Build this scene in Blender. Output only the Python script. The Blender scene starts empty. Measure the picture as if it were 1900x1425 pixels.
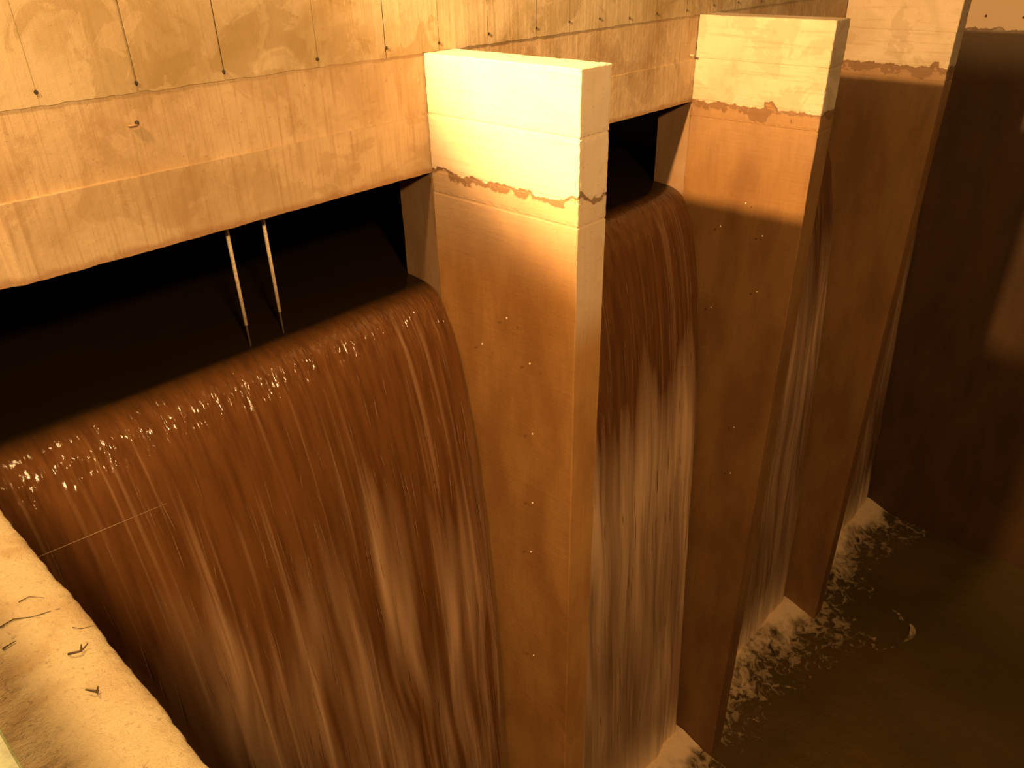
import bpy, bmesh, math, random
import numpy as np
from mathutils import Matrix, Vector

random.seed(7)
RNG = np.random.default_rng(11)
sc = bpy.context.scene
col = sc.collection

# ------------------------------------------------------------------ camera
CAM = Vector((-0.928, -4.730, 0.693))
R_ = Vector((0.67683024, -0.73589352, -0.01901488))
U_ = Vector((0.37560355, 0.32301168, 0.86866877))
F_ = Vector((0.63310568, 0.59508334, -0.49502829))
cd = bpy.data.cameras.new('camera'); cam = bpy.data.objects.new('camera', cd); col.objects.link(cam)
m = Matrix((R_, U_, -F_)).transposed().to_4x4(); m.translation = CAM
cam.matrix_world = m
cd.sensor_width = 36.0; cd.lens = 1433.7 / 1900 * 36; cd.clip_start = 0.02; cd.clip_end = 200
sc.camera = cam

# ------------------------------------------------------------------ night sky, lamps, exposure
w = bpy.data.worlds.new('night'); sc.world = w; w.use_nodes = True
w.node_tree.nodes['Background'].inputs[0].default_value = (1.0, 0.55, 0.2, 1)
w.node_tree.nodes['Background'].inputs[1].default_value = 0.006
SODIUM = (1.0, 0.58, 0.225)
def lamp(name, kind, loc, energy, radius, target=None, color=SODIUM, angle=90, blend=.5):
    d = bpy.data.lights.new(name, kind); d.energy = energy; d.color = color; d.shadow_soft_size = radius
    if kind == 'SPOT': d.spot_size = math.radians(angle); d.spot_blend = blend
    o = bpy.data.objects.new(name, d); col.objects.link(o); o.location = loc
    if target is not None:
        o.rotation_euler = (Vector(target) - Vector(loc)).to_track_quat('-Z', 'Y').to_euler()
    return o
# floodlight on the left bank: its main beam runs along the row of piers, the spill goes everywhere
lamp('floodlight_beam', 'SPOT', (-0.95, -0.75, 2.43), 9500, 0.11, (11.0, -3.7, 0.0), angle=68, blend=.45)
lamp('floodlight_spill', 'POINT', (-0.95, -0.75, 2.43), 800, 0.11)
# walkway lamp behind the photographer
lamp('walkway_lamp', 'POINT', (-2.1, -9.4, 4.2), 6600, 0.40)
vs = sc.view_settings
vs.view_transform = 'Standard'; vs.look = 'None'; vs.gamma = 1.0; vs.use_curve_mapping = False
vs.exposure = 0.0

# ------------------------------------------------------------------ dimensions
X = [3.211, 7.161, 11.18]; T = 0.337; L = 1.5
ZB, ZJ, ZU = -0.894, -0.452, 0.0      # soffit, ledge joint, upper joint
ZS = -0.87                            # tide line
ZW = -11.2                            # basin water
YB = 0.43
XR = 15.5                             # right bank wall
XL, ZL = -0.69, -0.5                  # left bank ledge edge

# ------------------------------------------------------------------ helpers
def tag(o, label=None, cat=None, group=None, kind=None):
    if label: o['label'] = label
    if cat: o['category'] = cat
    if group: o['group'] = group
    if kind: o['kind'] = kind
    return o
def empty(name, loc=(0, 0, 0)):
    o = bpy.data.objects.new(name, None); col.objects.link(o); o.location = loc; o.empty_display_size = .1
    return o
def link_mesh(name, me, mat, parent=None, smooth=False):
    o = bpy.data.objects.new(name, me); col.objects.link(o)
    if mat is not None and not me.materials: me.materials.append(mat)
    if parent is not None:
        o.parent = parent; o.matrix_parent_inverse = Matrix.Translation(-parent.location)
    if smooth:
        me.polygons.foreach_set('use_smooth', [True] * len(me.polygons))
    return o
def bm_obj(name, bm, mat, parent=None, smooth=False):
    me = bpy.data.meshes.new(name); bm.normal_update(); bm.to_mesh(me); bm.free()
    return link_mesh(name, me, mat, parent, smooth)
def box_bm(x0, x1, y0, y1, z0, z1, bevel=0.0, seg=1, bm=None):
    own = bm is None
    if own: bm = bmesh.new()
    r = bmesh.ops.create_cube(bm, size=1)
    for v in r['verts']:
        v.co = Vector((x0 + (v.co.x + .5) * (x1 - x0), y0 + (v.co.y + .5) * (y1 - y0), z0 + (v.co.z + .5) * (z1 - z0)))
    if bevel:
        es = list({e for v in r['verts'] for e in v.link_edges})
        bmesh.ops.bevel(bm, geom=es, offset=bevel, segments=seg, affect='EDGES', profile=.6)
    return bm
def rough_box(name, dims, cell, amp, mat, parent=None, bevel=.006, seed=0):
    """box with finely cut, slightly chipped edges: concrete cast against boards"""
    x0, x1, y0, y1, z0, z1 = dims
    bm = box_bm(*dims, bevel=bevel)
    for axis, a, b in ((0, x0, x1), (1, y0, y1), (2, z0, z1)):
        n = min(int((b - a) / cell), 120)
        for k in range(1, n):
            co = [0, 0, 0]; co[axis] = a + (b - a) * k / n
            no = [0, 0, 0]; no[axis] = 1
            bmesh.ops.bisect_plane(bm, geom=bm.verts[:] + bm.edges[:] + bm.faces[:], plane_co=co, plane_no=no)
    rr = random.Random(seed)
    lo = (x0, y0, z0); hi = (x1, y1, z1)
    for v in bm.verts:
        near = sum(1 for i in range(3) if min(v.co[i] - lo[i], hi[i] - v.co[i]) < bevel * 1.2)
        if near >= 2:
            for i in range(3):
                d0, d1 = v.co[i] - lo[i], hi[i] - v.co[i]
                if min(d0, d1) < bevel * 1.2:
                    v.co[i] += (1 if d0 < d1 else -1) * abs(rr.gauss(0, amp))
    return bm_obj(name, bm, mat, parent)
def tube(name, pts, r, mat, parent=None, n=10, smooth=True, r1=None):
    bm = bmesh.new(); rings = []
    pts = [Vector(p) for p in pts]
    for i, p in enumerate(pts):
        t = (pts[min(i + 1, len(pts) - 1)] - pts[max(i - 1, 0)]).normalized()
        a = t.orthogonal().normalized(); b = t.cross(a)
        rad = r if r1 is None else r + (r1 - r) * i / (len(pts) - 1)
        rings.append([bm.verts.new(p + a * rad * math.cos(k * 2 * math.pi / n) + b * rad * math.sin(k * 2 * math.pi / n)) for k in range(n)])
    for A, B in zip(rings, rings[1:]):
        for k in range(n): bm.faces.new((A[k], A[(k + 1) % n], B[(k + 1) % n], B[k]))
    bm.faces.new(rings[0][::-1]); bm.faces.new(rings[-1])
    bmesh.ops.recalc_face_normals(bm, faces=bm.faces[:])
    return bm_obj(name, bm, mat, parent, smooth)
def vnoise(u, v, seed=0):
    """smooth lattice noise in [-1,1] on numpy arrays"""
    g = np.random.default_rng(seed).uniform(-1, 1, (256, 256))
    iu = np.floor(u).astype(int); iv = np.floor(v).astype(int)
    fu = u - iu; fv = v - iv
    fu = fu * fu * (3 - 2 * fu); fv = fv * fv * (3 - 2 * fv)
    G = lambda a, b: g[a % 256, b % 256]
    return (G(iu, iv) * (1 - fu) + G(iu + 1, iv) * fu) * (1 - fv) + (G(iu, iv + 1) * (1 - fu) + G(iu + 1, iv + 1) * fu) * fv
def fbm(u, v, seed=0, oct=4):
    s = 0; a = 1.0; t = 0
    for k in range(oct):
        s = s + a * vnoise(u * 2 ** k, v * 2 ** k, seed + k); t += a; a *= .55
    return s / t
def grid_mesh(name, P, attrs=None, keep=None):
    """P: (n,m,3) points; attrs: name -> (n,m) float attribute"""
    n, mm = P.shape[:2]
    idx = np.arange(n * mm).reshape(n, mm)
    q = np.stack([idx[:-1, :-1], idx[:-1, 1:], idx[1:, 1:], idx[1:, :-1]], -1).reshape(-1, 4)
    if keep is not None:
        kf = (keep[:-1, :-1].astype(int) + keep[:-1, 1:] + keep[1:, 1:] + keep[1:, :-1]).reshape(-1) >= 3
        q = q[kf]
    used = np.unique(q); remap = np.full(n * mm, -1); remap[used] = np.arange(len(used))
    V = P.reshape(-1, 3)[used]; q = remap[q]
    me = bpy.data.meshes.new(name)
    me.vertices.add(len(V)); me.vertices.foreach_set('co', V.astype(np.float32).ravel())
    me.loops.add(q.size); me.loops.foreach_set('vertex_index', q.astype(np.int32).ravel())
    me.polygons.add(len(q)); me.polygons.foreach_set('loop_start', np.arange(0, q.size, 4, dtype=np.int32))
    for k, a in (attrs or {}).items():
        at = me.attributes.new(k, 'FLOAT', 'POINT'); at.data.foreach_set('value', a.reshape(-1)[used].astype(np.float32))
    me.update(calc_edges=True); me.validate()
    me.polygons.foreach_set('use_smooth', [True] * len(me.polygons))
    return me

# ------------------------------------------------------------------ materials
class NT:
    def __init__(s, name):
        s.m = bpy.data.materials.new(name); s.m.use_nodes = True; s.t = s.m.node_tree
        s.b = s.t.nodes['Principled BSDF']
    def n(s, kind, **kw):
        x = s.t.nodes.new(kind)
        for k, v in kw.items():
            if hasattr(x, k): setattr(x, k, v)
        return x
    def l(s, a, b): s.t.links.new(a, b)
    def val(s, inp, v):
        if hasattr(v, 'links') or hasattr(v, 'is_linked'): s.l(v, inp)
        else: inp.default_value = v
    def math(s, op, a, b=0.0, clamp=False):
        x = s.n('ShaderNodeMath', operation=op); x.use_clamp = clamp
        s.val(x.inputs[0], a); s.val(x.inputs[1], b); return x.outputs[0]
    def noise(s, vec, scale, detail=4, rough=.55, stretch=(1, 1, 1), dist=0.0):
        mp = s.n('ShaderNodeMapping'); mp.inputs['Scale'].default_value = stretch; s.l(vec, mp.inputs[0])
        x = s.n('ShaderNodeTexNoise'); x.inputs['Scale'].default_value = scale; x.inputs['Detail'].default_value = detail
        x.inputs['Roughness'].default_value = rough; x.inputs['Distortion'].default_value = dist
        s.l(mp.outputs[0], x.inputs['Vector']); return x.outputs['Fac']
    def ramp(s, fac, lo, hi, a=0.0, b=1.0):
        x = s.n('ShaderNodeMapRange'); x.interpolation_type = 'SMOOTHSTEP'
        s.l(fac, x.inputs[0]); s.val(x.inputs[1], lo); s.val(x.inputs[2], hi); s.val(x.inputs[3], a); s.val(x.inputs[4], b)
        return x.outputs[0]
    def mix(s, fac, a, b):
        x = s.n('ShaderNodeMix'); x.data_type = 'RGBA'
        s.val(x.inputs[0], fac)
        for i, v in ((6, a), (7, b)):
            if isinstance(v, tuple): x.inputs[i].default_value = (*v, 1) if len(v) == 3 else v
            else: s.l(v, x.inputs[i])
        return x.outputs[2]
    def bump(s, h, strength, dist, prev=None):
        x = s.n('ShaderNodeBump'); x.inputs['Strength'].default_value = strength; x.inputs['Distance'].default_value = dist
        s.l(h, x.inputs['Height'])
        if prev is not None: s.l(prev, x.inputs['Normal'])
        return x.outputs[0]

DRY = (.60, .48, .34); DRYD = (.40, .30, .19); MUD = (.37, .190, .058); MUDD = (.26, .118, .034)

def concrete(name, stain_z=None, grain='z', dry=DRY, dark=DRYD, front_less_mud=False, blotch=.6, stripe=.35, mud=None, crust_w=.07, dirt=0, soffit=False, thin_top=.55):
    MUD_, MUDD_ = mud or (MUD, MUDD)
    k = NT(name)
    geo = k.n('ShaderNodeNewGeometry'); pos = geo.outputs['Position']
    sep = k.n('ShaderNodeSeparateXYZ'); k.l(pos, sep.inputs[0]); z = sep.outputs[2]
    big = k.noise(pos, 1.3, 5, .6, dist=.6)
    mid = k.noise(pos, 9, 5, .6)
    drip = k.noise(pos, 26, 3, .5, stretch=(1, 1, .045))
    board = k.noise(pos, 30, 3, .5, stretch=(.05, .05, 1))
    fine = k.noise(pos, 170, 3, .6)
    f = k.ramp(big, .40, .72, 0, blotch)
    c = k.mix(f, dry, dark)
    c = k.mix(k.ramp(mid, .55, .8, 0, .45), c, dark)
    if grain == 'z': gr = drip
    else:
        ns = k.n('ShaderNodeSeparateXYZ'); k.l(geo.outputs['Normal'], ns.inputs[0])
        mx = k.n('ShaderNodeMix'); k.l(k.ramp(ns.outputs[1], -.9, -.6, 1, 0), mx.inputs[0]); k.l(board, mx.inputs[2]); k.l(drip, mx.inputs[3]); gr = mx.outputs[0]
    c = k.mix(k.ramp(gr, .52, .75, 0, stripe), c, dark)
    c = k.mix(k.ramp(k.noise(pos, 75, 3, .6, stretch=(1, 1, .03)), .5, .72, 0, stripe * (.8 if grain == 'z' else .15)), c, dark)
    if dirt:
        dn = k.noise(pos, 1.7, 7, .62, dist=1.0)
        c = k.mix(k.ramp(dn, .53, .57, 0, dirt), c, tuple(x * y for x, y in zip(dark, (.85, .82, .7))))
        c = k.mix(k.ramp(k.noise(pos, 4.5, 6, .65, dist=.8), .58, .62, 0, dirt * .7), c, tuple(min(1, x * 1.08) for x in dry))
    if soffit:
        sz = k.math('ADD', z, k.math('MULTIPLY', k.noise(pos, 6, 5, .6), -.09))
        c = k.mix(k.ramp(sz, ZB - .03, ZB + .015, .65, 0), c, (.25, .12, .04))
    pits = k.ramp(k.noise(pos, 55, 1, .3), .74, .79, 0, .5)
    c = k.mix(pits, c, (.2, .14, .08))
    if stain_z is not None:
        wob = k.math('MULTIPLY', k.math('SUBTRACT', k.noise(pos, 7, 6, .62), .5), .16)
        lump = k.ramp(k.noise(pos, 2.6, 2, .5), .60, .68, 0, .07)
        zz = k.math('ADD', k.math('ADD', z, wob), k.math('MULTIPLY', lump, -1.0))
        st = k.ramp(zz, stain_z + .004, stain_z - .008, 0, 1)
        cw = k.ramp(k.noise(pos, 3.1, 4, .6), .42, .62, .02, crust_w)
        crust = k.math('MULTIPLY', k.ramp(k.math('ADD', zz, cw), stain_z - .02, stain_z + .0, 0, 1), st)
        thin = k.ramp(z, stain_z - .9, stain_z - .05, 1.0, thin_top)
        mudc = k.mix(k.ramp(k.noise(pos, 2.0, 5, .6, stretch=(1, 1, .35)), .35, .7), MUD_, MUDD_)
        mudc = k.mix(k.ramp(k.noise(pos, 60, 2, .5, stretch=(1, 1, .03)), .5, .75, 0, .35), mudc, MUDD_)
        fac = k.math('MULTIPLY', st, thin)
        if front_less_mud:
            nrm = k.n('ShaderNodeSeparateXYZ'); k.l(geo.outputs['Normal'], nrm.inputs[0])
            isf = k.ramp(nrm.outputs[1], -.9, -.6, 1, 0)
            mud_cut = k.math('MULTIPLY', isf, k.ramp(z, -2.15, -1.55, 0, .66))  # mud cover thinner on the upper part of the front face
            fac = k.math('MULTIPLY', fac, k.math('SUBTRACT', 1.0, mud_cut))
        c = k.mix(fac, c, mudc)
        c = k.mix(k.math('MULTIPLY', crust, .75), c, (.115, .055, .019))
        rough = k.mix(st, (.85, .85, .85), (.55, .55, .55)); k.l(rough, k.b.inputs['Roughness'])
    else:
        k.b.inputs['Roughness'].default_value = .85
    k.l(c, k.b.inputs['Base Color'])
    k.b.inputs['Specular IOR Level'].default_value = .3
    b1 = k.bump(gr, .22, .010)
    b2 = k.bump(mid, .30, .011, b1)
    b3 = k.bump(fine, .35, .003, b2)
    k.l(b3, k.b.inputs['Normal'])
    return k.m

M_pier = concrete('pier_concrete', ZS, 'y', front_less_mud=True, blotch=.25, stripe=.3)
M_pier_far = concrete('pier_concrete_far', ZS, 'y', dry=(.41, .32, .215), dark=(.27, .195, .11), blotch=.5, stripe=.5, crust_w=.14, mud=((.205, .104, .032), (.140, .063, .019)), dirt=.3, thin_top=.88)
M_wall_up = concrete('wall_concrete', None, 'z', dry=(.46, .355, .215), dark=(.30, .205, .09), blotch=.9, stripe=.22, dirt=.45)
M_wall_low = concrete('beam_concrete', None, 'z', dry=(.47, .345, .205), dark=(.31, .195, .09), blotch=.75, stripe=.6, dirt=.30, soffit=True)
M_bank = concrete('bank_concrete', -.74, 'y', dry=(.42, .30, .18), mud=((.072, .034, .010), (.05, .023, .006)))
M_weir = concrete('weir_concrete', -.9, 'z')

def simple(name, c, rough=.6, metal=0.0, spec=.5):
    k = NT(name); k.b.inputs['Roughness'].default_value = rough; k.b.inputs['Metallic'].default_value = metal
    k.b.inputs['Specular IOR Level'].default_value = spec
    pos = k.n('ShaderNodeNewGeometry').outputs['Position']
    d = tuple(x * .6 for x in c)
    k.l(k.mix(k.ramp(k.noise(pos, 40, 4), .4, .7), c, d), k.b.inputs['Base Color'])
    return k.m
M_rod = simple('pale_steel', (.62, .50, .34), .5)
M_hole = simple('tie_hole_rust', (.05, .032, .015), .9)
M_twig = simple('dry_twig', (.05, .028, .012), .8)
M_green = simple('pale_green_paint', (.40, .50, .26), .5)
M_shade_rail = simple('shade_rail_steel', (.3, .3, .28), .5)
M_crack = simple('crack_dark', (.06, .036, .014), .95)
M_tail = concrete('shade_dark_concrete', 5.0, 'z', mud=((.22, .14, .075), (.17, .095, .045)))  # darker tone holds the beam's shade on the pier tails
M_rust = simple('rust', (.5, .28, .14), .8)

def water_fall_mat():
    k = NT('muddy_falling_water')
    at = k.n('ShaderNodeAttribute'); at.attribute_name = 'foam'; f = at.outputs['Fac']
    pos = k.n('ShaderNodeNewGeometry').outputs['Position']
    streak = k.noise(pos, 16, 4, .55, stretch=(1, .3, .05))
    base = k.mix(k.ramp(streak, .35, .7), (.125, .051, .015), (.085, .033, .010))
    fl = k.n('ShaderNodeAttribute'); fl.attribute_name = 'out_of_shade'
    base = k.mix(fl.outputs['Fac'], (.012, .007, .002), base)  # the beam's shade put into the colour: near black behind the lip
    mi = k.n('ShaderNodeAttribute'); mi.attribute_name = 'churn'
    c = k.mix(f, base, (.50, .315, .175)); c = k.mix(mi.outputs['Fac'], c, (.85, .62, .37)); k.l(c, k.b.inputs['Base Color'])
    k.l(k.ramp(f, 0, .6, .09, .55), k.b.inputs['Roughness'])
    k.b.inputs['IOR'].default_value = 1.33
    k.l(k.bump(k.noise(pos, 70, 3, .6, stretch=(1, .6, .14)), .22, .010), k.b.inputs['Normal'])
    return k.m
M_fall = water_fall_mat()
M_strand = simple('aerated_strand', (.30, .165, .08), .5)
def still_water(name, c1, c2, scale, strength, rough):
    k = NT(name); pos = k.n('ShaderNodeNewGeometry').outputs['Position']
    k.l(k.mix(k.ramp(k.noise(pos, .5, 4), .35, .7), c1, c2), k.b.inputs['Base Color'])
    k.b.inputs['Roughness'].default_value = rough; k.b.inputs['IOR'].default_value = 1.33
    k.l(k.bump(k.noise(pos, scale, 4, .6), strength, .05), k.b.inputs['Normal'])
    return k.m
M_basin = still_water('basin_water', (.072, .048, .011), (.10, .06, .015), 3.5, .5, .22)
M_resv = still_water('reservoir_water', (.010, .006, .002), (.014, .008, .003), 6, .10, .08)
def foam_mat():
    k = NT('churned_foam'); pos = k.n('ShaderNodeNewGeometry').outputs['Position']
    at = k.n('ShaderNodeAttribute'); at.attribute_name = 'foam'
    n = k.ramp(k.noise(pos, 5, 6, .65, dist=1.5), .36, .60)
    f = k.math('MULTIPLY', at.outputs['Fac'], n)
    f = k.math('MAXIMUM', f, k.math('MULTIPLY', k.ramp(at.outputs['Fac'], .45, .9), .95))
    k.l(k.mix(f, (.10, .063, .016), (.80, .58, .35)), k.b.inputs['Base Color'])
    cv = k.n('ShaderNodeAttribute'); cv.attribute_name = 'cover'
    lace = k.ramp(k.noise(pos, 5, 6, .66, dist=1.0), .36, .64, -.30, .5)
    k.l(k.ramp(k.math('ADD', cv.outputs['Fac'], lace), .15, .85, 0, 1), k.b.inputs['Alpha'])
    k.b.inputs['Roughness'].default_value = .55
    k.l(k.bump(k.noise(pos, 14, 4, .6), .3, .03), k.b.inputs['Normal'])
    return k.m
M_foam = foam_mat()

# ------------------------------------------------------------------ setting: breast wall above the openings
XA, XZ = -2.2, XR
wall = link_mesh('wall_back', box_me := (lambda: (lambda bm: (lambda me: (bm.to_mesh(me), bm.free(), me)[2])(bpy.data.meshes.new('wall_back')))(box_bm(XA, XZ, .03, .40, ZB + .006, 3.2)))(), M_wall_up)
tag(wall, kind='structure')
seams = [-.55, 0.0, .52, 1.045, 1.59, 2.28, 2.86, 3.38, 3.91, 4.50, 4.95, 5.39, 5.87, 6.33, 6.90, 7.45, 8.0, 8.55, 9.1, 9.65, 10.2, 10.75, 11.3, 11.85, 12.4, 12.95, 13.5, 14.05, 14.6, 15.1]
for s in seams:
    h = random.uniform(.045, .085)
    bm = bmesh.new(); bmesh.ops.create_circle(bm, cap_ends=True, segments=9, radius=.011)
    bmesh.ops.rotate(bm, verts=bm.verts[:], matrix=Matrix.Rotation(math.pi / 2, 3, 'X'))
    r = bmesh.ops.extrude_face_region(bm, geom=bm.faces[:]); 
    for v in [e for e in r['geom'] if isinstance(e, bmesh.types.BMVert)]: v.co.y += .02
    bmesh.ops.translate(bm, verts=bm.verts[:], vec=(s + random.uniform(-.008, .008), -.006, h))
    bm_obj('tie_hole', bm, M_hole, wall)
# middle band with a ragged top edge, lower band standing proud of it on the left
def band(name, x0, x1, z0, z1, yfun, mat, ragtop=0, ragbot=0, nx=700, nz=26, seed=3):
    u = np.linspace(x0, x1, nx)[:, None] * np.ones((1, nz)); tz = np.linspace(0, 1, nz)[None, :] * np.ones((nx, 1))
    zt = z1 + ragtop * fbm(u * 9 + 40, u * 0 + .3, seed, 5); zb = z0 + ragbot * fbm(u * 14 + 40, u * 0 + .7, seed + 9, 5)
    zz = zb + (zt - zb) * tz
    yy = yfun(u, tz) + .0025 * fbm(u * 6, zz * 6, seed + 20, 4)
    front = np.stack([u, yy, zz], -1)
    yb = np.full((nx, 1), .05)
    bot = np.stack([u[:, :1], yb, zb[:, :1]], -1); top = np.stack([u[:, :1], yb, zt[:, -1:]], -1)
    P = np.concatenate([bot, front, top], 1)
    me = grid_mesh(name, P)
    me.polygons.foreach_set('use_smooth', [False] * len(me.polygons))
    return link_mesh(name, me, mat, wall)
band('joint_band', XA, XZ, ZJ - .02, .03, lambda u, t: .010 - .003 * t, M_wall_low, ragtop=.004)
xs = [XA] + seams + [XZ]
strong = {1.045: .006, 1.59: .0045, 2.86: .003, 4.50: .003, 3.91: .002}
for a, b in zip(xs, xs[1:]):
    y0 = random.uniform(-.0008, .0008)
    band('concrete_panel', a + strong.get(a, .0012), b - strong.get(b, .0012), -.004, 3.2, lambda u, t: y0 + 0 * u, M_wall_up, ragbot=.012, nx=40, nz=6, seed=3)
def lowy(u, t):
    proud = .034 * np.clip((3.0 - u) / 2.2, 0, 1) * np.clip((u - .12) / .02, 0, 1) + .004
    return .004 - proud
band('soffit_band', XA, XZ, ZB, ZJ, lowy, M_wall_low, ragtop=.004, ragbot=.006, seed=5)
# little patches of spalled render left on the joint
bm = box_bm(.94, .99, -.022, .0, -.175, -.168, .002); bm_obj('form_tie_stub', bm, M_rust, wall)
bm = bmesh.new(); bmesh.ops.create_icosphere(bm, subdivisions=1, radius=.014); bmesh.ops.translate(bm, verts=bm.verts[:], vec=(.99, -.012, -.16)); bm_obj('tie_hole', bm, M_hole, wall)
tube('form_tie_stub', [(7.04, .0, -.395), (7.04, -.05, -.40)], .012, M_rust, wall, 8)

# reservoir chamber behind the openings
tag(bm_obj('ceiling', box_bm(XA, XZ, .40, 7, -.30, -.1), M_weir), kind='structure')
tag(bm_obj('wall_chamber', box_bm(XA, XZ, 7, 7.3, -4, -.1), M_weir), kind='structure')
for a, b in ((XL + .002, X[0] - .001), (X[0] + T + .001, X[1] - .001), (X[1] + T + .001, X[2] - .001), (X[2] + T + .001, XR - .001)):
    tag(bm_obj('wall_weir', box_bm(a, b, .10, .9, ZW - .8, -1.99, .05, 3), M_weir), kind='structure')
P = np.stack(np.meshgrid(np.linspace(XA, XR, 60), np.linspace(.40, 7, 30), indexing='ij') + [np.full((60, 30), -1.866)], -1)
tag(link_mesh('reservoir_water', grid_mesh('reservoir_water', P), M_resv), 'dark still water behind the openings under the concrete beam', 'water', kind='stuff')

# right bank wall with its tie holes
tag(rough_box('wall_right', (XR, XR + .5, -9, .8, ZW - .8, 3.2), .6, .004, M_bank, bevel=.02), kind='structure')
wr = bpy.data.objects['wall_right']
for yy in (-.75, -1.33, -1.9, -2.5):
    bm = bmesh.new(); bmesh.ops.create_icosphere(bm, subdivisions=1, radius=.025); bmesh.ops.translate(bm, verts=bm.verts[:], vec=(XR, yy, -.55)); bm_obj('tie_hole', bm, M_hole, wr)

# basin water
nx, ny = 160, 110
gx, gy = np.meshgrid(np.linspace(XL, XR, nx), np.linspace(-12, .095, ny), indexing='ij')
P = np.stack([gx, gy, ZW + .02 * fbm(gx * 1.3, gy * 1.3, 50)], -1)
tag(link_mesh('basin_water', grid_mesh('basin_water', P), M_basin), 'dark olive brown water filling the deep basin below the piers', 'water', kind='stuff')

# left bank: abutment wall whose rough top runs towards the camera
k = NT('ledge_concrete'); geo = k.n('ShaderNodeNewGeometry'); pos = geo.outputs['Position']
c = k.mix(k.ramp(k.noise(pos, 6, 5, .6, dist=.4), .42, .66, 0, .7), (.52, .43, .255), (.36, .24, .105))
c = k.mix(k.ramp(k.noise(pos, 70, 4, .7), .55, .75, 0, .6), c, (.20, .135, .06))
c = k.mix(k.ramp(k.noise(pos, 14, 5, .7, dist=1.5), .62, .70, 0, .5), c, (.15, .09, .04))
k.l(c, k.b.inputs['Base Color']); k.b.inputs['Roughness'].default_value = .9
k.l(k.bump(k.noise(pos, 160, 5, .75), 1.0, .006, k.bump(k.noise(pos, 34, 5, .65), .8, .014)), k.b.inputs['Normal'])
M_ledge = k.m
nu, nv = 60, 900
yv = np.linspace(-6.5, .03, nv)
prof = [(-1.25, ZL - .0), (-.90, ZL)]
tx = np.linspace(0, 1, nu)
Xg = np.zeros((nu, nv)); Zg = np.zeros((nu, nv)); Yg = np.tile(yv, (nu, 1))
edge = .008 * fbm(yv * 5, yv * 0, 71, 6) + .0015 * vnoise(yv * 90, yv * 0, 75)
for i, t in enumerate(tx):
    Xg[i] = -1.25 + t * (XL + 1.25 + edge)
    Zg[i] = ZL + .004 * fbm(Yg[i] * 14, Xg[i] * 14, 77, 5) + .0018 * vnoise(Yg[i] * 90, Xg[i] * 90, 79) - .02 * np.clip((t - .93) / .07, 0, 1) ** 2
ext = []
for dz, dx in ((-.035, .004), (-.12, 0.0), (-1.0, -.004), (-11.5, -.004)):
    xx = (XL + edge * (1 if dz > -.2 else 0) + dx); ext.append(np.stack([xx, yv, np.full(nv, ZL + dz)], -1))
P = np.concatenate([np.stack([Xg, Yg, Zg], -1), np.stack(ext, 0)], 0)
P = np.concatenate([np.stack([np.full(nv, -1.25), yv, np.full(nv, ZW - .8)], -1)[None], P], 0)
bank = tag(link_mesh('wall_left', grid_mesh('wall_left', P), M_ledge), kind='structure')
# cracks in its top
def crack(pts, r):
    tube('crack', [(x, y, ZL + .0015) for x, y in pts], r, M_crack, bank, 5, r1=r * .4)

# ------------------------------------------------------------------ piers
def pier(x, mat, label, seed):
    root = empty('concrete_pier', (x + T / 2, -L / 2, ZW - .5)); tag(root, label, 'pier', 'piers between the waterfalls')
    g = .0035; rr = random.Random(seed)
    def blk(name, z0, z1, inset=0.0):
        return rough_box(name, (x + inset, x + T - inset, -L + inset, -.001, z0 + g, z1 - g), .03, .0022, mat, root, bevel=.006, seed=rr.random())
    blk('top_lift', -.440, 0.0)
    blk('middle_lift', ZS, -.440, .001)
    blk('joint_core', -1.10, -.02, .006); blk('tide_lift', -1.05, ZS, .0005)
    s = rough_box('shaft', (x, x + T, -L, -.001, ZW - .5, -1.05 - g), .12, .002, mat, root, bevel=.006, seed=seed)
    rough_box('tail', (x + .004, x + T - .004, -.001, YB, -4, ZB + .004), .2, .002, M_tail, root, bevel=.006, seed=seed + 1)
    return root
pier(X[0], M_pier, 'nearest concrete pier with a glaringly lit pale top and brown stained shaft', 1)
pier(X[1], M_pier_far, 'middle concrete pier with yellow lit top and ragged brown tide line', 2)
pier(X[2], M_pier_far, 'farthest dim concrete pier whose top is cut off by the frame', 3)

# ------------------------------------------------------------------ waterfalls
PATH = np.array([(.70, -1.852), (.45, -1.856), (.28, -1.868), (.15, -1.888), (.06, -1.925), (-.01, -1.985), (-.08, -2.10), (-.19, -2.36), (-.34, -3.0), (-.45, -3.8), (-.52, -4.6), (-.60, -6.0), (-.70, -7.8), (-.80, -9.6), (-.88, -11.25)])
def resample(n):
    # Catmull-Rom through PATH, then even-ish sampling that is denser at the lip
    p = PATH; out = []
    for i in range(len(p) - 1):
        p0, p1, p2, p3 = p[max(i - 1, 0)], p[i], p[i + 1], p[min(i + 2, len(p) - 1)]
        for t in np.linspace(0, 1, 24, endpoint=False):
            out.append(.5 * ((2 * p1) + (-p0 + p2) * t + (2 * p0 - 5 * p1 + 4 * p2 - p3) * t * t + (-p0 + 3 * p1 - 3 * p2 + p3) * t ** 3))
    out = np.array(out + [p[-1]])
    s = np.concatenate([[0], np.cumsum(np.hypot(*np.diff(out, axis=0).T))])
    k = np.linspace(0, 1, n); ss = s[-1] * (.55 * k ** 2 + .45 * k)
    y = np.interp(ss, s, out[:, 0]); z = np.interp(ss, s, out[:, 1])
    return ss, y, z
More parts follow.
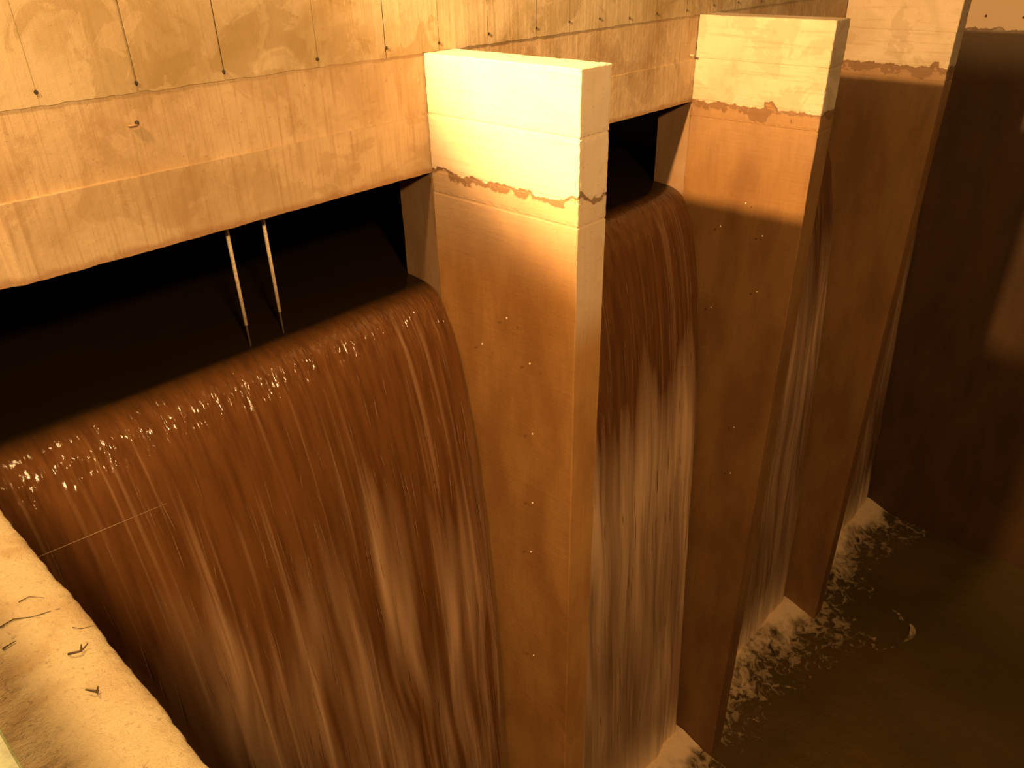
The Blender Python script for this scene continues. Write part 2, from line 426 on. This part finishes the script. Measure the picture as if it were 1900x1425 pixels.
def waterfall(x0, x1, nx, ns, label, seed, strands, fstart, fa=.40, fb=.95):
    root = empty('waterfall', ((x0 + x1) / 2, -.4, ZW)); tag(root, label, 'waterfall', 'muddy waterfalls between the piers')
    s, y, z = resample(ns)
    dy, dz = np.gradient(y), np.gradient(z); ln = np.hypot(dy, dz); ny_, nz_ = dz / ln, -dy / ln   # outward normal (-y side / up)
    drop = np.clip(-1.9 - z, 0, None)
    u = np.linspace(0, 1, nx)
    S, Uu = np.meshgrid(s, u, indexing='xy'); D = np.meshgrid(drop, u, indexing='xy')[0]
    Xb = x0 + .004 + Uu * (x1 - x0 - .008)
    # the sheet draws in a little from the piers as it falls
    c = .02 * np.clip(D, 0, 1) + .012 * D
    Xp = Xb + np.clip(1 - (Xb - x0) / .5, 0, 1) ** 2 * c - np.clip(1 - (x1 - Xb) / .5, 0, 1) ** 2 * c
    lip = np.exp(-((S - .83) / .22) ** 2)
    wob = Xp + .05 * vnoise(Xp * 2, S * .8, seed + 9) * np.clip(D, 0, 2)
    d = lip * (.007 * vnoise(Xp * 30, S * 5, seed) + .005 * vnoise(Xp * 75, S * 18, seed + 1))
    grow = np.clip(D / 3.0, 0, 1)
    d += (.004 + .022 * grow) * fbm(wob * 6, S * .45, seed + 2, 2) + .0025 * grow * vnoise(wob * 40, S * 1.6, seed + 3) * np.clip((D - 1) / 2, 0, 1)
    d += .03 * np.clip(D / 6, 0, 1) * vnoise(wob * 2.2, S * .3, seed + 4)
    d *= np.clip(S / .6, .12, 1)
    P = np.stack([Xp, y[None] + ny_[None] * d, z[None] + nz_[None] * d], -1)
    # aerated, paler streaks appear where the sheet breaks up
    st = .80 * fbm(wob * 5, S * .38, seed + 5, 3) + .24 * fbm(wob * 18, S * .55, seed + 6, 2)
    brk = fstart + .55 * vnoise(Xp * 3.2, S * 0, seed + 7) + .25 * vnoise(Xp * 14, S * 0, seed + 8)
    a = np.clip((D - brk) / 1.5, 0, 1) ** .8
    foam = np.clip(a * (fa + fb * st), 0, 1)
    foam = foam * (1 - .55 * np.clip((D - 3.6) / 2.6, 0, 1) * np.clip(.75 - .9 * fbm(wob * 3, S * .5, seed + 15, 2), 0, 1))
    foam = np.maximum(foam, .95 * np.clip((D - 7.9 - .8 * st) / 1.3, 0, 1))
    thin = np.clip(fbm(Xp * 30, S * .5, seed + 12, 2) - .28, 0, 1) * np.clip(D / .3, 0, 1) * .5
    foam = np.clip(foam + thin, 0, 1)
    link_mesh('water_sheet', grid_mesh('water_sheet', P, {'foam': foam, 'churn': np.clip((D - 7.9 - .5 * st) / 1.4, 0, 1) ** 1.5, 'out_of_shade': np.clip((.20 - P[..., 1]) / .22, 0, 1)}), M_fall, root)
    # separate strands and drops thrown clear of the sheet
    V = []; Fq = []
    rr = np.random.default_rng(seed)
    for _ in range(strands):
        d0 = fstart + rr.uniform(-.4, 5.5) if rr.random() < .8 else rr.uniform(.3, 2)
        ln_ = rr.uniform(.12, .7) * (.5 + d0 * .12); xw = rr.uniform(x0 + .05, x1 - .06); wd = rr.uniform(.0015, .004); off = rr.uniform(.006, .02)
        zz = np.linspace(-1.9 - d0, -1.9 - d0 - ln_, 6); yy = np.interp(-zz, -z, y) - off
        sway = rr.normal(0, .012)
        b = len(V)
        for i in range(6):
            ww = wd * math.sin(math.pi * (i + .4) / 5.8); xx = xw + sway * i / 5
            V += [(xx - ww, yy[i] + ww * .5, zz[i]), (xx, yy[i] - ww, zz[i]), (xx + ww, yy[i] + ww * .5, zz[i])]
        for i in range(5):
            q = b + i * 3
            Fq += [(q, q + 1, q + 4, q + 3), (q + 1, q + 2, q + 5, q + 4), (q + 2, q, q + 3, q + 5)]
    me = bpy.data.meshes.new('water_strands'); me.from_pydata(V, [], Fq); me.update()
    o = link_mesh('water_strands', me, M_strand, root, True); o['kind'] = 'stuff'
    return root
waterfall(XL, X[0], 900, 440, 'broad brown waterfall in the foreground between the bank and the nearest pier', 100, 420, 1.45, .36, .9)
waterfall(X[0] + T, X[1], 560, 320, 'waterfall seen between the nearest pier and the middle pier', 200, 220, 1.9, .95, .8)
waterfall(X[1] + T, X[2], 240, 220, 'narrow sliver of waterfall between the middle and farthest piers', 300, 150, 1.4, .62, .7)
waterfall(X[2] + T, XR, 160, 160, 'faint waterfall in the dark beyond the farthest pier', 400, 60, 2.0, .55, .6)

# ------------------------------------------------------------------ foam where the falls hit the basin
def foam(x0, x1, label, seed, reach, bulge=None):
    nx, ny = int((x1 - x0) / .02), 150
    gx, gy = np.meshgrid(np.linspace(x0, x1, nx), np.linspace(-3.4, -.5, ny), indexing='ij')
    n = fbm(gx * 1.6, gy * 1.9, seed, 5); n2 = fbm(gx * 5, gy * 5, seed + 7, 4)
    rch = reach + (bulge(gx) if bulge else 0)
    e = (gy - rch) / .45 + 1.0 * n + .55 * n2          # >0 is foam
    f = np.clip(.30 + e * .45, 0, 1)
    curl = np.abs(fbm(gx * 2.6, gy * 2.6, seed + 13, 3)) < .05
    keep = e > -1.3
    al = np.clip(.50 + e * .75, 0, 1)
    al = np.where(curl & (e < 0), np.maximum(al, .5), al)
    f = np.clip(f, .3, 1)
    h = .03 + .16 * np.exp(-((gy + .85) / .35) ** 2) * (1 + .25 * n) + np.clip(e, 0, 1) * .04
    P = np.stack([gx, gy, ZW + h], -1)
    o = link_mesh('foam_patch', grid_mesh('foam_patch', P, {'foam': f, 'cover': al}, keep), M_foam)
    tag(o, label, 'foam', 'foam at the feet of the waterfalls')
foam(X[0] + T + .01, X[1] - .01, 'tan churning foam at the bottom edge between nearest and middle piers', 500, -1.65)
foam(X[1] + T + .01, X[2] + T + .25, 'tan foam patch on the water between middle and farthest piers', 520, -1.30, lambda x: -.6 * np.exp(-((x - 11.2) / .7) ** 2))
foam(X[2] + T + .01, XR - .01, 'small ragged foam patch on the water beyond the farthest pier', 540, -1.35, lambda x: -.25 * np.exp(-((x - 15.3) / .6) ** 2))
# drifting whorl
a = np.linspace(0, 4.6, 60); V = []; Fq = []
for i, t in enumerate(a):
    r = .28 + .06 * math.sin(3 * t); wv = .035 + .02 * math.sin(5 * t + 1)
    for q in (-wv, wv): V.append((11.9 + (r * 2 + q) * math.cos(t + 2.4), -2.75 + (r + q) * math.sin(t + 2.4), ZW + .045))
    if i: b = 2 * i; Fq.append((b - 2, b - 1, b + 1, b))
me = bpy.data.meshes.new('foam_curl'); me.from_pydata(V, [], Fq); me.update()
at = me.attributes.new('foam', 'FLOAT', 'POINT'); at.data.foreach_set('value', [.5] * len(V))
at = me.attributes.new('cover', 'FLOAT', 'POINT'); at.data.foreach_set('value', [.22] * len(V))
tag(link_mesh('foam_curl', me, M_foam), 'thin curl of foam drifting on the dark water in front of the farthest pier', 'foam')

# ------------------------------------------------------------------ rods hanging in the opening
def on_plane_y(px, py, yp):
    d = F_ + R_ * ((px - 950) / 1433.7) + U_ * ((712.5 - py) / 1433.7)
    return CAM + d * ((yp - CAM.y) / d.y)
YR = .22
for foot, lb in (((457, 603), 'left of two pale steel rods hanging into the dark opening'), ((519, 578), 'right of two pale steel rods hanging into the dark opening')):
    q = on_plane_y(*foot, YR); x, zf = q.x, q.z
    r = empty('steel_rod', (x, YR, -1.9)); tag(r, lb, 'rod', 'steel rods in the opening')
    tube('shaft', [(x, YR, ZB + .012), (x, YR, zf)], .0135, M_rod, r, 12)
    tube('tip', [(x, YR, zf), (x, YR, -1.90)], .007, M_hole, r, 8)
w0, w1 = on_plane_y(70, 1034, -.37), on_plane_y(340, 921, -.21)
tag(tube('thin_wire', [w0 + (w0 - w1) * .45, w0, w1], .0013, M_rod, None, 6), 'thin taut pale wire crossing the foreground waterfall beside the ledge', 'wire')

# ------------------------------------------------------------------ ledge details
tag(bm_obj('steel_edge_strip', box_bm(-.972, -.905, -6.4, -.05, ZL + .004, ZL + .02, .004), M_green), 'pale green painted steel strip in the bottom left corner on the ledge', 'strip')
shade_rail = empty('shadow_rail', (-.972, -3, ZL)); tag(shade_rail, 'grey steel tube added out of view to shade the ledge', 'railing')
tube('shade_rail', [(-1.0, -6.4, -.03), (-1.0, -.1, -.03)], .055, M_shade_rail, shade_rail, 12)  # unseen rail, added and thickened to cast a shadow band on the ledge
for yy in (-6.2, -4.7, -1.7, -.2):
    tube('shade_rail_post', [(-1.0, yy, ZL), (-1.0, yy, -.03)], .02, M_shade_rail, shade_rail, 10)

# points on the ledge from their bearing in the photograph
def on_ledge(px, py):
    d = F_ + R_ * ((px - 950) / 1433.7) + U_ * ((712.5 - py) / 1433.7)
    q = CAM + d * ((ZL - CAM.z) / d.z); return (q.x, q.y)
for pts, r in (([(0, 1165), (25, 1150), (60, 1146), (85, 1138), (112, 1130)], .0016), ([(35, 1118), (55, 1108), (82, 1110)], .0014),
               ([(5, 1205), (30, 1190)], .002), ([(135, 1165), (150, 1168), (175, 1162)], .001)):
    crack([on_ledge(*p) for p in pts], r)
def twig(lines, label):
    root = empty('twig', (*on_ledge(*lines[0][0]), ZL)); tag(root, label, 'twig', 'twigs on the ledge')
    for i, ln in enumerate(lines):
        tube('stem' if i == 0 else 'side_stem', [(*on_ledge(*p), ZL + .006 + .003 * (j % 2)) for j, p in enumerate(ln)], .0024, M_twig, root, 6, r1=.001)
twig([[(182, 1288), (172, 1288), (160, 1284)], [(182, 1288), (184, 1280)], [(182, 1288), (184, 1294)]], 'small dark forked twig lying nearer the corner on the bright ledge')
twig([[(128, 1218), (150, 1215), (158, 1206), (166, 1199)], [(152, 1213), (153, 1202)]], 'thin dark branching twig lying farther up the bright ledge')

# ------------------------------------------------------------------ droplets flying in front of the piers
bm = bmesh.new(); bmesh.ops.create_icosphere(bm, subdivisions=2, radius=.008)
for v in bm.verts: v.co.z *= 1.15
dm = bpy.data.meshes.new('water_droplet'); bm.to_mesh(dm); bm.free(); dm.polygons.foreach_set('use_smooth', [True] * len(dm.polygons))
M_drop = simple('bright_droplet', (.85, .75, .6), .2); dm.materials.append(M_drop)
def drop_at(px, py, xp):
    d = F_ + R_ * ((px - 950) / 1433.7) + U_ * ((712.5 - py) / 1433.7)
    return CAM + d * ((xp - CAM.x) / d.x)
ORD = ('topmost', 'second from top', 'third from top', 'middle', 'third from bottom', 'second from bottom', 'lowest')
for spots, xp, which in ((((940, 590), (895, 638), (983, 675), (988, 805), (988, 933), (985, 1024), (990, 1216)), X[0] - .12, 'nearest'),
                         (((1384, 377), (1337, 420), (1414, 438), (1404, 541), (1319, 570), (1362, 793), (1355, 878)), X[1] - .15, 'middle')):
    for (px, py), od in zip(spots, ORD):
        o = bpy.data.objects.new('water_droplet', dm); col.objects.link(o); o.location = drop_at(px, py, xp)
        tag(o, od + ' of the seven tiny bright droplets in front of the ' + which + ' pier', 'droplet', 'flying droplets by the ' + which + ' pier')
